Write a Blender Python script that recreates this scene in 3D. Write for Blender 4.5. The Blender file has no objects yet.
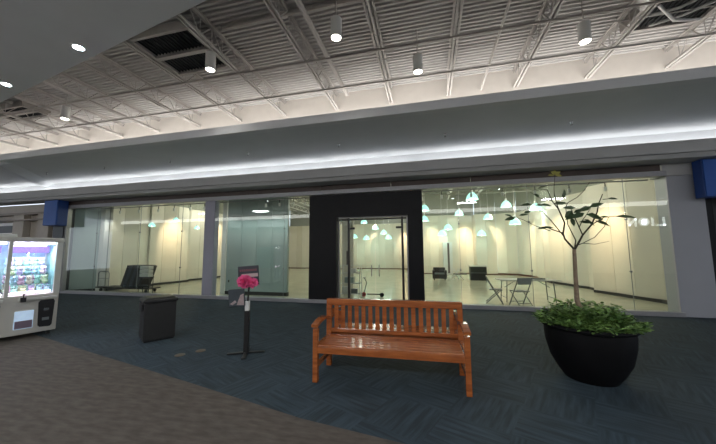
import bpy, math, random
from mathutils import Vector, Matrix
random.seed(7)
PI = math.pi
SC = bpy.context.scene
COL = SC.collection

# ------------------------------------------------------------------ camera
YAW, PITCH, ROLL, FPX = math.radians(13.6335), math.radians(5.691), math.radians(-0.3625), 289.256
def camera_axes():
    f = Vector((-math.sin(YAW)*math.cos(PITCH), math.cos(YAW)*math.cos(PITCH), math.sin(PITCH)))
    r = Vector((math.cos(YAW), math.sin(YAW), 0)); u = r.cross(f)
    return (r*math.cos(ROLL)+u*math.sin(ROLL), u*math.cos(ROLL)-r*math.sin(ROLL), f)
CR, CU, CF = camera_axes()
cd = bpy.data.cameras.new('camera'); cam = bpy.data.objects.new('camera', cd); COL.objects.link(cam)
cd.sensor_width = 36.0; cd.lens = 36.0*FPX/716.0; cd.clip_start = .05; cd.clip_end = 200
m = Matrix((( CR.x, CU.x, -CF.x, 0), (CR.y, CU.y, -CF.y, 0), (CR.z, CU.z, -CF.z, 1.5), (0, 0, 0, 1)))
cam.matrix_world = m
SC.camera = cam
def at(px, py, Y):
    """survey point: photo position at a known distance from the viewer's wall line"""
    d = CR*((px-358)/FPX) + CU*((222-py)/FPX) + CF
    t = Y/d.y
    return Vector((d.x*t, Y, 1.5+d.z*t))

# ------------------------------------------------------------------ world, exposure
w = bpy.data.worlds.new('world'); SC.world = w; w.use_nodes = True
w.node_tree.nodes['Background'].inputs[0].default_value = (.68, .75, .86, 1)
w.node_tree.nodes['Background'].inputs[1].default_value = 1.25
SC.view_settings.view_transform = 'Standard'
SC.view_settings.look = 'None'
SC.view_settings.gamma = 1.0
SC.view_settings.exposure = 0.52
SC.view_settings.use_curve_mapping = False

def area(name, loc, sx, sy, power, color=(1, 1, 1), rot=(0, 0, 0), spread=PI):
    l = bpy.data.lights.new(name, 'AREA'); l.shape = 'RECTANGLE'; l.size = sx; l.size_y = sy
    l.energy = power; l.color = color; l.spread = spread
    o = bpy.data.objects.new(name, l); o.location = loc; o.rotation_euler = rot; COL.objects.link(o)
    return o
def spot(name, loc, power, target=None, angle=100, color=(1, 1, 1), blend=.6, size=.05):
    l = bpy.data.lights.new(name, 'SPOT'); l.energy = power; l.color = color
    l.spot_size = math.radians(angle); l.spot_blend = blend; l.shadow_soft_size = size
    o = bpy.data.objects.new(name, l); o.location = loc; COL.objects.link(o)
    if target is not None:
        o.rotation_euler = (Vector(target)-Vector(loc)).to_track_quat('-Z', 'Y').to_euler()
    return o
def point(name, loc, power, color=(1, 1, 1), size=.1):
    l = bpy.data.lights.new(name, 'POINT'); l.energy = power; l.color = color; l.shadow_soft_size = size
    o = bpy.data.objects.new(name, l); o.location = loc; COL.objects.link(o)
    return o

# strip lights laid in the two coves (above the shop fascia and on top of the bulkhead)
COVE = (1.0, .97, .94)
area('cove_strip_light', (-8.6, 7.90, 3.78), 16.5, .05, 36, COVE, (PI-.65, 0, 0))
area('cove_strip_light', (4.6, 7.90, 3.78), 9.6, .05, 21, COVE, (PI-.65, 0, 0))
area('cove_strip_light', (-22.2, 7.90, 3.78), 11.0, .05, 24, COVE, (PI-.65, 0, 0))
area('ledge_strip_light', (-6, 7.75, 4.40), 31, .08, 280, (1, .95, .90), (PI-.45, 0, 0), 2.3)

# ------------------------------------------------------------------ materials
def nodes(name):
    mt = bpy.data.materials.new(name); mt.use_nodes = True
    return mt, mt.node_tree.nodes, mt.node_tree.links, mt.node_tree.nodes['Principled BSDF']
def mat(name, col, rough=.5, metal=0, var=0, scale=8, bump=0, emit=None, es=1, spec=.5, coat=0):
    mt, N, L, b = nodes(name)
    b.inputs['Base Color'].default_value = (*col, 1); b.inputs['Roughness'].default_value = rough
    b.inputs['Metallic'].default_value = metal; b.inputs['Specular IOR Level'].default_value = spec
    b.inputs['Coat Weight'].default_value = coat
    if emit:
        b.inputs['Emission Color'].default_value = (*emit, 1); b.inputs['Emission Strength'].default_value = es
    tc = N.new('ShaderNodeTexCoord'); nz = N.new('ShaderNodeTexNoise'); nz.inputs['Scale'].default_value = scale
    nz.inputs['Detail'].default_value = 4
    L.new(tc.outputs['Object'], nz.inputs['Vector'])
    mx = N.new('ShaderNodeMixRGB'); mx.blend_type = 'MULTIPLY'; mx.inputs[1].default_value = (*col, 1)
    rp = N.new('ShaderNodeValToRGB'); v = max(0, 1-var)
    rp.color_ramp.elements[0].position = .3; rp.color_ramp.elements[1].position = .7
    rp.color_ramp.elements[0].color = (v, v, v, 1); rp.color_ramp.elements[1].color = (1, 1, 1, 1)
    L.new(nz.outputs['Fac'], rp.inputs[0]); L.new(rp.outputs[0], mx.inputs[2]); mx.inputs[0].default_value = 1
    L.new(mx.outputs[0], b.inputs['Base Color'])
    if bump:
        bp = N.new('ShaderNodeBump'); bp.inputs['Strength'].default_value = bump; bp.inputs['Distance'].default_value = .01
        L.new(nz.outputs['Fac'], bp.inputs['Height']); L.new(bp.outputs[0], b.inputs['Normal'])
    return mt
def glass_mat(name, tint, f0=.045):
    mt = bpy.data.materials.new(name); mt.use_nodes = True
    N = mt.node_tree.nodes; L = mt.node_tree.links
    for n in list(N):
        if n.type == 'BSDF_PRINCIPLED': N.remove(n)
    out = [n for n in N if n.type == 'OUTPUT_MATERIAL'][0]
    g = N.new('ShaderNodeNewGeometry'); d = N.new('ShaderNodeVectorMath'); d.operation = 'DOT_PRODUCT'
    L.new(g.outputs['Normal'], d.inputs[0]); L.new(g.outputs['Incoming'], d.inputs[1])
    def M(op, a, b=None):
        n = N.new('ShaderNodeMath'); n.operation = op
        for i, v in enumerate((a, b)):
            if v is None: continue
            if isinstance(v, (int, float)): n.inputs[i].default_value = v
            else: L.new(v, n.inputs[i])
        return n.outputs[0]
    c = M('ABSOLUTE', d.outputs['Value']); f = M('POWER', M('SUBTRACT', 1, c), 5)
    f = M('ADD', M('MULTIPLY', f, 1-f0), f0)
    t = N.new('ShaderNodeBsdfTransparent'); t.inputs[0].default_value = (*tint, 1)
    gl = N.new('ShaderNodeBsdfGlossy'); gl.inputs['Roughness'].default_value = 0.0
    gl.inputs['Color'].default_value = (1, 1, 1, 1)
    mx = N.new('ShaderNodeMixShader'); L.new(f, mx.inputs[0]); L.new(t.outputs[0], mx.inputs[1]); L.new(gl.outputs[0], mx.inputs[2])
    L.new(mx.outputs[0], out.inputs[0])
    return mt
def emis(name, col, s):
    mt, N, L, b = nodes(name)
    b.inputs['Base Color'].default_value = (*col, 1)
    b.inputs['Emission Color'].default_value = (*col, 1); b.inputs['Emission Strength'].default_value = s
    return mt
def carpet_blue():
    mt, N, L, b = nodes('carpet_tile_blue')
    tc = N.new('ShaderNodeTexCoord')
    rt = N.new('ShaderNodeMapping'); rt.inputs['Rotation'].default_value = (0, 0, math.radians(24))
    L.new(tc.outputs['Object'], rt.inputs[0])
    ck = N.new('ShaderNodeTexChecker'); ck.inputs['Scale'].default_value = 1/.55
    L.new(rt.outputs[0], ck.inputs['Vector'])
    outs = []
    for sc in ((2.2, 26, 1), (26, 2.2, 1)):
        mp = N.new('ShaderNodeMapping'); mp.inputs['Scale'].default_value = sc
        L.new(rt.outputs[0], mp.inputs[0])
        nz = N.new('ShaderNodeTexNoise'); nz.inputs['Scale'].default_value = 1.0; nz.inputs['Detail'].default_value = 3
        L.new(mp.outputs[0], nz.inputs['Vector']); outs.append(nz.outputs['Fac'])
    mx = N.new('ShaderNodeMix'); mx.data_type = 'FLOAT'
    L.new(ck.outputs['Fac'], mx.inputs[0]); L.new(outs[0], mx.inputs[2]); L.new(outs[1], mx.inputs[3])
    big = N.new('ShaderNodeTexNoise'); big.inputs['Scale'].default_value = 1.1
    L.new(tc.outputs['Object'], big.inputs['Vector'])
    rp = N.new('ShaderNodeValToRGB')
    rp.color_ramp.elements[0].position = .38; rp.color_ramp.elements[0].color = (.018, .035, .050, 1)
    rp.color_ramp.elements[1].position = .66; rp.color_ramp.elements[1].color = (.046, .078, .104, 1)
    L.new(mx.outputs[0], rp.inputs[0])
    mm = N.new('ShaderNodeMixRGB'); mm.blend_type = 'MULTIPLY'; mm.inputs[0].default_value = .5
    L.new(rp.outputs[0], mm.inputs[1]); L.new(big.outputs['Fac'], mm.inputs[2])
    L.new(mm.outputs[0], b.inputs['Base Color']); b.inputs['Roughness'].default_value = .8
    fz = N.new('ShaderNodeTexNoise'); fz.inputs['Scale'].default_value = 160
    L.new(tc.outputs['Object'], fz.inputs['Vector'])
    bp = N.new('ShaderNodeBump'); bp.inputs['Strength'].default_value = .4; bp.inputs['Distance'].default_value = .006
    L.new(fz.outputs['Fac'], bp.inputs['Height']); L.new(bp.outputs[0], b.inputs['Normal'])
    return mt
def carpet_brown():
    mt, N, L, b = nodes('carpet_brown')
    tc = N.new('ShaderNodeTexCoord')
    mp = N.new('ShaderNodeMapping'); mp.inputs['Scale'].default_value = (3, 9, 1); mp.inputs['Rotation'].default_value = (0, 0, -.2)
    L.new(tc.outputs['Object'], mp.inputs[0])
    nz = N.new('ShaderNodeTexNoise'); nz.inputs['Scale'].default_value = 2.2; nz.inputs['Detail'].default_value = 6
    L.new(mp.outputs[0], nz.inputs['Vector'])
    rp = N.new('ShaderNodeValToRGB')
    rp.color_ramp.elements[0].position = .35; rp.color_ramp.elements[0].color = (.070, .058, .049, 1)
    rp.color_ramp.elements[1].position = .7; rp.color_ramp.elements[1].color = (.118, .099, .083, 1)
    L.new(nz.outputs['Fac'], rp.inputs[0]); L.new(rp.outputs[0], b.inputs['Base Color'])
    b.inputs['Roughness'].default_value = .85
    return mt
def wood():
    mt, N, L, b = nodes('varnished_wood')
    tc = N.new('ShaderNodeTexCoord'); mp = N.new('ShaderNodeMapping'); mp.inputs['Scale'].default_value = (2, 14, 14)
    L.new(tc.outputs['Object'], mp.inputs[0])
    nz = N.new('ShaderNodeTexNoise'); nz.inputs['Scale'].default_value = 2; nz.inputs['Detail'].default_value = 5
    L.new(mp.outputs[0], nz.inputs['Vector'])
    rp = N.new('ShaderNodeValToRGB')
    rp.color_ramp.elements[0].position = .3; rp.color_ramp.elements[0].color = (.24, .065, .018, 1)
    rp.color_ramp.elements[1].position = .7; rp.color_ramp.elements[1].color = (.42, .125, .032, 1)
    L.new(nz.outputs['Fac'], rp.inputs[0]); L.new(rp.outputs[0], b.inputs['Base Color'])
    b.inputs['Roughness'].default_value = .22; b.inputs['Coat Weight'].default_value = .35; b.inputs['Coat Roughness'].default_value = .15
    return mt
M_ = dict(
 carpet=carpet_blue(), brown=carpet_brown(), wood=wood(),
 soffit=mat('soffit_paint', (.60, .63, .66), .7, var=.05, scale=2),
 slab=mat('slab_paint', (.74, .77, .80), .7, var=.04, scale=2),
 fascia=mat('fascia_paint', (.46, .46, .46), .55, var=.05, scale=3),
 fascia_low=mat('fascia_step_paint', (.40, .40, .40), .55, var=.05, scale=3),
 lip=mat('bulkhead_edge_paint', (.62, .64, .67), .55, var=.04, scale=3),
 clere=mat('cream_wall_paint', (.76, .72, .67), .7, var=.06, scale=4),
 deck=mat('deck_steel', (.44, .43, .42), .55, var=.08, scale=3),
 joist=mat('joist_paint', (.47, .45, .43), .5, var=.1, scale=9),
 joistd=mat('joist_paint_grey', (.34, .32, .30), .5, var=.1, scale=9),
 bronze=mat('bronze_panel', (.075, .052, .045), .45, var=.15, scale=5),
 pillar=mat('pillar_panel', (.38, .39, .43), .5, var=.04, scale=3),
 pillar2=mat('grey_mullion_paint', (.34, .34, .41), .5, var=.05, scale=4),
 alu=mat('brushed_aluminium', (.34, .34, .36), .4, .3, var=.08, scale=20),
 black=mat('portal_black', (.006, .006, .008), .5, var=.2, scale=6, spec=.25),
 blackp=mat('black_plastic', (.012, .012, .013), .42, var=.2, scale=12),
 binm=mat('bin_black', (.016, .016, .016), .5, var=.25, scale=30, bump=.1),
 chrome=mat('chrome', (.6, .6, .6), .18, 1, var=.05),
 steel=mat('grey_steel', (.22, .24, .25), .4, .6, var=.1, scale=12),
 panel=mat('store_wall_panel', (.74, .70, .60), .55, var=.05, scale=2),
 panelup=mat('store_upper_wall', (.27, .28, .23), .7, var=.05, scale=2),
 backdrop=mat('grey_green_panel', (.30, .37, .36), .35, var=.05, scale=2),
 sfloor=mat('polished_concrete', (.60, .59, .45), .16, var=.16, scale=1.6),
 sceil=mat('store_ceiling', (.30, .31, .27), .6, var=.08, scale=3),
 base=mat('baseboard_black', (.012, .012, .012), .4, var=.1),
 baseb=mat('baseboard_brown', (.10, .035, .015), .4, var=.1),
 white=mat('white_enamel', (.72, .72, .70), .35, var=.04, scale=5),
 cream=mat('machine_cream', (.50, .49, .45), .4, var=.05, scale=5),
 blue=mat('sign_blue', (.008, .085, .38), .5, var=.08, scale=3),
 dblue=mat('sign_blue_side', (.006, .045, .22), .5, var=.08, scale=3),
 neigh=mat('neighbour_stone', (.52, .47, .41), .6, var=.12, scale=4),
 neighd=mat('neighbour_band', (.26, .21, .17), .5, var=.12, scale=4),
 dark=mat('dark_recess', (.04, .045, .05), .5, var=.1),
 ductd=mat('dark_louvre', (.03, .033, .037), .5, .3, var=.2),
 foil=mat('duct_foil', (.55, .56, .56), .3, .7, var=.2, scale=20, bump=.5),
 pot=mat('black_pot', (.005, .005, .006), .6, var=.2, scale=6, spec=.15),
 soil=mat('soil', (.03, .02, .014), .9, var=.5, scale=30, bump=.6),
 bark=mat('bark', (.30, .22, .15), .8, var=.4, scale=30, bump=.6),
 twig=mat('twig_bark', (.045, .04, .025), .8, var=.4, scale=30),
 leaf=mat('tree_leaf', (.05, .09, .035), .45, var=.4, scale=15),
 leafy=mat('young_leaf', (.30, .28, .06), .45, var=.3, scale=15),
 pink=mat('pink_tissue', (1, .17, .42), .7, var=.15, scale=30, bump=.4),
 steel_l=mat('table_top_grey', (.55, .56, .52), .4, var=.05),
 chairm=mat('folding_chair_grey', (.20, .21, .20), .4, .3, var=.1),
 bras=mat('floor_plate_bronze', (.16, .12, .085), .5, .3, var=.2, scale=20),
 tube=emis('lamp_glow', (1, .95, .85), 14), downl=emis('downlight_glow', (.9, .95, 1), 18),
 pend=mat('pendant_glass', (.45, .80, .74), .2, emit=(.42, .85, .78), es=.75),
 pendb=emis('pendant_bulb', (1, .97, .9), 16),
 glass=glass_mat('shop_glass', (.95, .985, .96)),
 glassm=glass_mat('machine_glass', (.97, .98, 1)),
 strip=emis('cove_tube', (1, .98, .95), 2.2), letter=emis('sign_letter_glow', (.93, .97, 1), 2.6),
)
def leaf_green():
    mt, N, L, b = nodes('ground_cover_leaf')
    tc = N.new('ShaderNodeTexCoord'); nz = N.new('ShaderNodeTexNoise'); nz.inputs['Scale'].default_value = 14
    L.new(tc.outputs['Object'], nz.inputs['Vector'])
    rp = N.new('ShaderNodeValToRGB')
    rp.color_ramp.elements[0].position = .35; rp.color_ramp.elements[0].color = (.045, .115, .028, 1)
    rp.color_ramp.elements[1].position = .68; rp.color_ramp.elements[1].color = (.24, .39, .10, 1)
    L.new(nz.outputs['Fac'], rp.inputs[0]); L.new(rp.outputs[0], b.inputs['Base Color']); b.inputs['Roughness'].default_value = .5
    return mt
M_['gcover'] = leaf_green()

# ------------------------------------------------------------------ mesh builder
class MB:
    def __init__(s): s.v = []; s.f = []
    def add(s, vs, fs, M=None):
        n = len(s.v)
        for q in vs:
            q = Vector(q); s.v.append(tuple(M @ q if M else q))
        s.f += [tuple(n+i for i in f) for f in fs]; return s
    def box(s, x0, x1, y0, y1, z0, z1, M=None):
        vs = [(x, y, z) for z in (z0, z1) for x, y in ((x0, y0), (x1, y0), (x1, y1), (x0, y1))]
        return s.add(vs, [(3, 2, 1, 0), (4, 5, 6, 7), (0, 1, 5, 4), (1, 2, 6, 5), (2, 3, 7, 6), (3, 0, 4, 7)], M)
    def prism(s, poly, z0, z1, M=None):
        n = len(poly)
        a = sum(poly[i][0]*poly[(i+1) % n][1]-poly[(i+1) % n][0]*poly[i][1] for i in range(n))
        if a < 0: poly = poly[::-1]
        vs = [(x, y, z0) for x, y in poly]+[(x, y, z1) for x, y in poly]
        fs = [tuple(range(n))[::-1], tuple(range(n, 2*n))]+[(i, (i+1) % n, n+(i+1) % n, n+i) for i in range(n)]
        return s.add(vs, fs, M)
    def tube(s, pts, r, n=8, M=None):
        pts = [Vector(p) for p in pts]; rs = r if isinstance(r, (list, tuple)) else [r]*len(pts)
        vs = []; fs = []; prev = None
        for i, p in enumerate(pts):
            d = (pts[min(i+1, len(pts)-1)]-pts[max(i-1, 0)]).normalized()
            if prev is None:
                a = d.orthogonal().normalized()
            else:
                a = (prev-d*prev.dot(d)); a = a.normalized() if a.length > 1e-6 else d.orthogonal().normalized()
            prev = a; b = d.cross(a)
            for k in range(n):
                t = 2*PI*k/n; vs.append(p+(a*math.cos(t)+b*math.sin(t))*rs[i])
        for i in range(len(pts)-1):
            for k in range(n):
                fs.append((i*n+k, i*n+(k+1) % n, (i+1)*n+(k+1) % n, (i+1)*n+k))
        fs.append(tuple(range(n))[::-1]); fs.append(tuple(range((len(pts)-1)*n, len(pts)*n)))
        return s.add(vs, fs, M)
    def beam(s, a, b, wd, h, up=(0, 0, 1)):
        a, b = Vector(a), Vector(b); d = (b-a); L = d.length; d.normalize()
        sx = d.cross(Vector(up)).normalized(); uz = sx.cross(d)
        M = Matrix(((d.x, sx.x, uz.x, a.x), (d.y, sx.y, uz.y, a.y), (d.z, sx.z, uz.z, a.z), (0, 0, 0, 1)))
        return s.box(0, L, -wd/2, wd/2, -h/2, h/2, M)
    def lathe(s, prof, n=24, M=None, open_=False):
        vs = []; fs = []
        for (r, z) in prof:
            for k in range(n):
                t = 2*PI*k/n; vs.append((r*math.cos(t), r*math.sin(t), z))
        for i in range(len(prof)-1):
            for k in range(n):
                fs.append((i*n+k, i*n+(k+1) % n, (i+1)*n+(k+1) % n, (i+1)*n+k))
        if prof[0][0] > 1e-4 and not open_: fs.append(tuple(range(n))[::-1])
        if prof[-1][0] > 1e-4 and not open_: fs.append(tuple(range((len(prof)-1)*n, len(prof)*n)))
        return s.add(vs, fs, M)
    def ball(s, c, r, n=10, m_=6, sc=(1, 1, 1)):
        prof = [(math.sin(PI*i/m_)*1.0, -math.cos(PI*i/m_)) for i in range(m_+1)]
        prof[0] = (1e-3, -1); prof[-1] = (1e-3, 1)
        return s.lathe(prof, n, Matrix.Translation(c) @ Matrix.Diagonal((r*sc[0], r*sc[1], r*sc[2], 1)))
    def leaf(s, p, d, up, L, wd):
        p, d, up = Vector(p), Vector(d).normalized(), Vector(up)
        sx = d.cross(up); sx = sx.normalized() if sx.length > 1e-4 else d.orthogonal().normalized()
        n_ = sx.cross(d)
        vs = [p, p+d*L*.35+sx*wd*.5+n_*L*.04, p+d*L*.7+sx*wd*.38, p+d*L-n_*L*.10, p+d*L*.7-sx*wd*.38, p+d*L*.35-sx*wd*.5+n_*L*.04, p+d*L*.5-n_*L*.03]
        return s.add(vs, [(0, 1, 6), (1, 2, 6), (2, 3, 6), (3, 4, 6), (4, 5, 6), (5, 0, 6)])
    def build(s, name, material, parent=None, bevel=0, smooth=False, loc=None, rz=0):
        me = bpy.data.meshes.new(name); me.from_pydata(s.v, [], s.f); me.validate(); me.update()
        me.materials.append(material)
        if smooth:
            for p in me.polygons: p.use_smooth = True
            try: me.set_sharp_from_angle(angle=math.radians(40))
            except Exception: pass
        o = bpy.data.objects.new(name, me); COL.objects.link(o)
        if parent is not None: o.parent = parent
        if loc is not None: o.location = loc
        o.rotation_euler.z = rz
        if bevel:
            b = o.modifiers.new('bevel', 'BEVEL'); b.width = bevel; b.segments = 2; b.limit_method = 'ANGLE'
        return o
def tag(o, label=None, cat=None, group=None, kind=None):
    if label: o['label'] = label
    if cat: o['category'] = cat
    if group: o['group'] = group
    if kind: o['kind'] = kind
    return o
def thing(name, label, cat, loc=(0, 0, 0), rz=0, group=None):
    o = bpy.data.objects.new(name, None); COL.objects.link(o); o.empty_display_size = .1
    o.location = loc; o.rotation_euler.z = rz
    return tag(o, label, cat, group)
def S(o): o['kind'] = 'structure'; return o
def copy_tree(o, parent=None):
    c = o.copy(); COL.objects.link(c)
    if parent is not None: c.parent = parent
    for ch in [x for x in bpy.data.objects if x.parent == o]: copy_tree(ch, c)
    return c
def box(name, mt, x0, x1, y0, y1, z0, z1, **k): return MB().box(x0, x1, y0, y1, z0, z1).build(name, mt, **k)

# ------------------------------------------------------------------ mall floor, soffits, deck
GY = 8.10                      # line of the shop glass
XL, XR = -30.0, 21.0
curve = [(XL, 7.9), (-16, 5.9), (-10, 4.62), (-7.2, 3.97), (-4.74, 3.40), (-2.71, 2.94), (-1.17, 2.57), (-.42, 2.46), (1.2, 2.24), (4, 1.75), (XR, .4)]
f1 = MB(); n = len(curve)
f1.add([(x, y, 0) for x, y in curve]+[(x, GY+.06, 0) for x, y in curve], [(i, i+1, n+i+1, n+i) for i in range(n-1)])
S(f1.build('floor', M_['carpet']))
f2 = MB()
f2.add([(x, -5.6, 0) for x, y in curve]+[(x, y, 0) for x, y in curve], [(i, i+1, n+i+1, n+i) for i in range(n-1)])
S(f2.build('floor', M_['brown']))

SY, SZ = 5.53, 4.20            # bulkhead lip
S(MB().box(XL, XR, SY+.16, 8.25, SZ, SZ+.08).build('ceiling', M_['soffit']))
S(MB().box(XL, XR, SY, SY+.16, SZ, 4.384).build('trim_1', M_['lip']))
rd = MB()                      # low crease where the soffit changes plane at the left
a, b = Vector((-12.35, SY+.1, SZ)), Vector((-14.85, 8.2, SZ)); sd = Vector((.73, .68, 0))
rd.add([a-sd*.30, a+sd*.30, a-Vector((0, 0, .09)), b-sd*.34, b+sd*.34, b-Vector((0, 0, .12))], [(0, 2, 5, 3), (2, 1, 4, 5), (0, 1, 2), (3, 5, 4), (0, 3, 4, 1)])
S(rd.build('ceiling', M_['soffit']))
# stepped fascia over the shop fronts with its cove trough
fa = MB().box(XL, XR, 7.50, 7.60, 3.56, 3.824)
fa.box(XL, XR, 7.60, 8.12, 3.60, 3.70)
S(fa.build('trim_2', M_['fascia'], bevel=.006))
S(MB().box(XL, XR, 7.56, 8.10, 3.455, 3.56).build('trim_3', M_['fascia_low'], bevel=.006))
S(MB().box(XL, XR, 8.08, 8.26, 3.70, SZ).build('wall_back', M_['soffit']))
# bronze panels above the glass
br = MB(); x = -13.45
edges = [-13.45, -11.6, -9.5, -7.4, -5.25, -3.11, -.99, 1.14, 3.2, 5.30]
for i in range(len(edges)-1): br.box(edges[i]+.008, edges[i+1]-.008, 8.06, 8.12, 3.30, 3.455)
S(br.build('trim_4', M_['bronze']))
S(box('trim_5', M_['alu'], -13.45, 5.38, 8.02, 8.20, 3.18, 3.30, bevel=.004))
# clerestory wall above the bulkhead and steel roof deck
S(box('wall_clerestory', M_['clere'], XL, XR, 8.27, 8.40, 4.2, 6.46))
dk = MB(); y = -1.0; prof = []
while y < 8.3:
    prof += [(y, 6.44), (y+.035, 6.44), (y+.05, 6.40), (y+.095, 6.40)]; y += .11
vs = []
for (yy, zz) in prof: vs += [(XL, yy, zz), (XR, yy, zz)]
dk.add(vs, [(2*i, 2*i+1, 2*i+3, 2*i+2) for i in range(len(prof)-1)])
S(dk.build('ceiling', M_['deck']))
S(box('ceiling', M_['dark'], XL, XR, -5.6, 8.4, 6.47, 6.5))
# low ceiling slab over the viewer
slab = [(XL, 7.6), (-8.55, 3.81), (-2.57, 2.76), (4.0, 1.62), (XR, -.1), (XR, -5.6), (XL, -5.6)]
S(MB().prism(slab, 4.6, 4.85).build('ceiling', M_['slab']))
S(MB().prism([(XL, 7.6), (-8.55, 3.81), (-2.57, 2.76), (4.0, 1.62), (XR, -.1), (XR, -.2), (4, 1.52), (-2.57, 2.66), (-8.55, 3.71), (XL, 7.5)], 4.85, 6.42).build('wall_bulkhead', M_['slab']))
# opposite side of the concourse (what the glass mirrors)
op = MB().box(XL, XR, -5.75, -5.6, 0, 4.6)
S(op.build('wall_opposite', M_['neigh']))
S(box('trim_6', M_['fascia'], XL, XR, -5.6, -5.1, 3.5, 4.15))
S(box('trim_7', M_['strip'], XL+1, XR, -5.59, -5.56, 4.12, 4.48))

# downlights in the slab
downs = [(-5.07, 2.99), (-7.48, 3.38), (-3.6, -1.2), (-9.5, .4), (1.5, -1.8), (6.5, -1.5), (-14.0, 2.0), (-1.3, 1.0), (3.6, .35)]
for i, (x, y) in enumerate(downs):
    t = thing('ceiling_downlight', ['round recessed downlight in low grey ceiling, nearer its cut edge at top', 'round recessed downlight in low grey ceiling, at the left picture edge'][i] if i < 2 else 'round recessed downlight in low grey ceiling behind the viewer, '+['farther left', 'far left', 'near centre right', 'far right', 'leftmost', 'overhead', 'right of overhead'][i-2], 'downlight', (x, y, 4.6), 0, 'downlights in the low ceiling')
    MB().lathe([(.065, -.012), (.095, -.012), (.095, .0), (.065, .0)], 24, None, True).build('trim_ring', M_['white'], t, smooth=True)
    MB().lathe([(.001, -.006), (.066, -.006)], 24).build('lens', M_['downl'], t)
    spot('downlight_beam', (x, y, 4.57), 26, (x, y, 0), 120, (.92, .96, 1), .8, .08)

# unseen fill panels added to the slab behind the viewer to brighten the hall
for i, x in enumerate([-17.5, -12.5, -7.5, -2.5, 2.5, 7.5]):
    t = thing('fill_light_panel', 'added fill light panel in the low ceiling behind the viewer, %s from left' % ['first', 'second', 'third', 'fourth', 'fifth', 'sixth'][i], 'fill light', (x, -3.6, 4.6), 0, 'added fill panels in the low ceiling')
    MB().box(-.63, .63, -.33, -.30, -.03, 0).box(-.63, .63, .30, .33, -.03, 0).box(-.63, -.60, -.3, .3, -.03, 0).box(.60, .63, -.3, .3, -.03, 0).build('frame', M_['white'], t)
    MB().box(-.60, .60, -.30, .30, -.012, -.002).build('diffuser', M_['white'], t)
    a_ = area('fill_panel_glow', (x, -3.6, 4.58), 1.2, .6, 130, (.93, .97, 1))

# ------------------------------------------------------------------ roof joists, pipes, cylinder lamps
BC = 5.90
jx = [-18.1, -16.4, -14.7, -13.0, -11.25, -9.55, -7.75, -6.1, -4.44, -2.65, -.96, .68, 2.42, 4.10, 5.81, 7.5]
ordn = ['first', 'second', 'third', 'fourth', 'fifth', 'sixth', 'seventh', 'eighth', 'ninth', 'tenth', 'eleventh', 'twelfth', 'thirteenth', 'fourteenth', 'fifteenth', 'sixteenth']
J0, J1 = 2.2, 8.27
j = thing('roof_joist', '', 'joist', (0, J0, BC))
mb = MB()
for s in (-1, 1):
    mb.box(s*.018, s*.060, 0, J1-J0, -.004, .012); mb.box(s*.018, s*.028, 0, J1-J0, 0, .07)
mb.build('bottom_chord', M_['joist'], j)
mb = MB()
for s in (-1, 1):
    mb.box(s*.018, s*.060, 0, J1-J0, .47, .485); mb.box(s*.018, s*.028, 0, J1-J0, .41, .47)
mb.build('top_chord', M_['joist'], j)
mb = MB(); pts = []; y = .1; k = 0
while y < J1-J0-.05:
    pts.append((0, y, .03 if k % 2 else .45)); y += .33; k += 1
for i in range(len(pts)-1):
    mb.tube([pts[i], pts[i+1]], .014, 6)
for i in range(1, len(pts), 2): mb.tube([pts[i], (0, pts[i][1], .45)], .009, 6)
mb.build('web', M_['joist'], j)
vis = jx[1:15]
for i, x in enumerate(vis):
    o = j if i == 0 else copy_tree(j)
    o.location = (x, J0, BC)
    tag(o, 'white open-web steel roof joist, %s from the left end of the row' % ordn[i], 'joist', 'open-web roof joists')
# bridging angles and conduits along the hall
def run(name, label, cat, a, b, r, mt, group=None):
    tag(MB().tube([a, b], r, 8).build(name, mt, smooth=True), label, cat, group)
for i, (yy, zz) in enumerate([(5.87, 5.875), (7.08, 5.875)]):
    o = MB().box(-17, 8, yy-.012, yy+.012, zz-.02, zz+.02).build('bridging_bar', M_['joistd'] if i == 0 else M_['joist'])
    tag(o, ['dark steel bar crossing under all the joists, nearer the viewer', 'pale steel bar crossing under all the joists, nearer the cream wall'][i], 'steel bar', 'bars tying the joists')
run('roof_conduit', 'thin grey conduit under the deck running along the hall nearest the cream wall', 'conduit', (-17, 7.6, 6.22), (8, 7.6, 6.22), .018, M_['joist'], 'pipes under the roof deck')
run('roof_conduit', 'thin grey conduit under the deck running along the hall midway between bars', 'conduit', (-17, 6.75, 6.25), (8, 6.75, 6.25), .015, M_['joist'], 'pipes under the roof deck')
run('roof_pipe', 'dark thick pipe tight under the deck running along the hall over the cylinder lamps', 'pipe', (-4.2, 4.95, 6.33), (8, 4.95, 6.33), .05, M_['joistd'], 'pipes under the roof deck')
run('sprinkler_main', 'round pale pipe running towards the shop between two joists', 'pipe', (-2.15, 2.8, 5.98), (-2.15, 7.62, 5.98), .055, M_['joist'])
run('sprinkler_branch', 'slim pale pipe running towards the shop right of the middle cylinder lamp', 'pipe', (1.55, 2.4, 5.95), (1.55, 8.25, 5.95), .028, M_['joist'])
cyl = thing('cylinder_lamp', '', 'ceiling lamp', (0, 0, 0))
MB().lathe([(.075, .05), (.085, 0), (.10, 0), (.10, .36), (.03, .37), (.001, .37)], 24, None, True).build('housing', M_['white'], cyl, smooth=True)
MB().lathe([(.001, .012), (.084, .012)], 24).build('lens', M_['tube'], cyl)
MB().tube([(0, 0, .36), (0, 0, 1.0)], .012, 6).build('stem', M_['joist'], cyl)
cl = [(-1.50, 4.61, 'upper middle of the picture'), (-.11, 5.99, 'right of centre above the bulkhead'), (2.91, 5.82, 'at the upper right'), (-4.35, 4.84, 'beside the dark louvre'), (-10.0, 5.74, 'farthest left over the bulkhead')]
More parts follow.
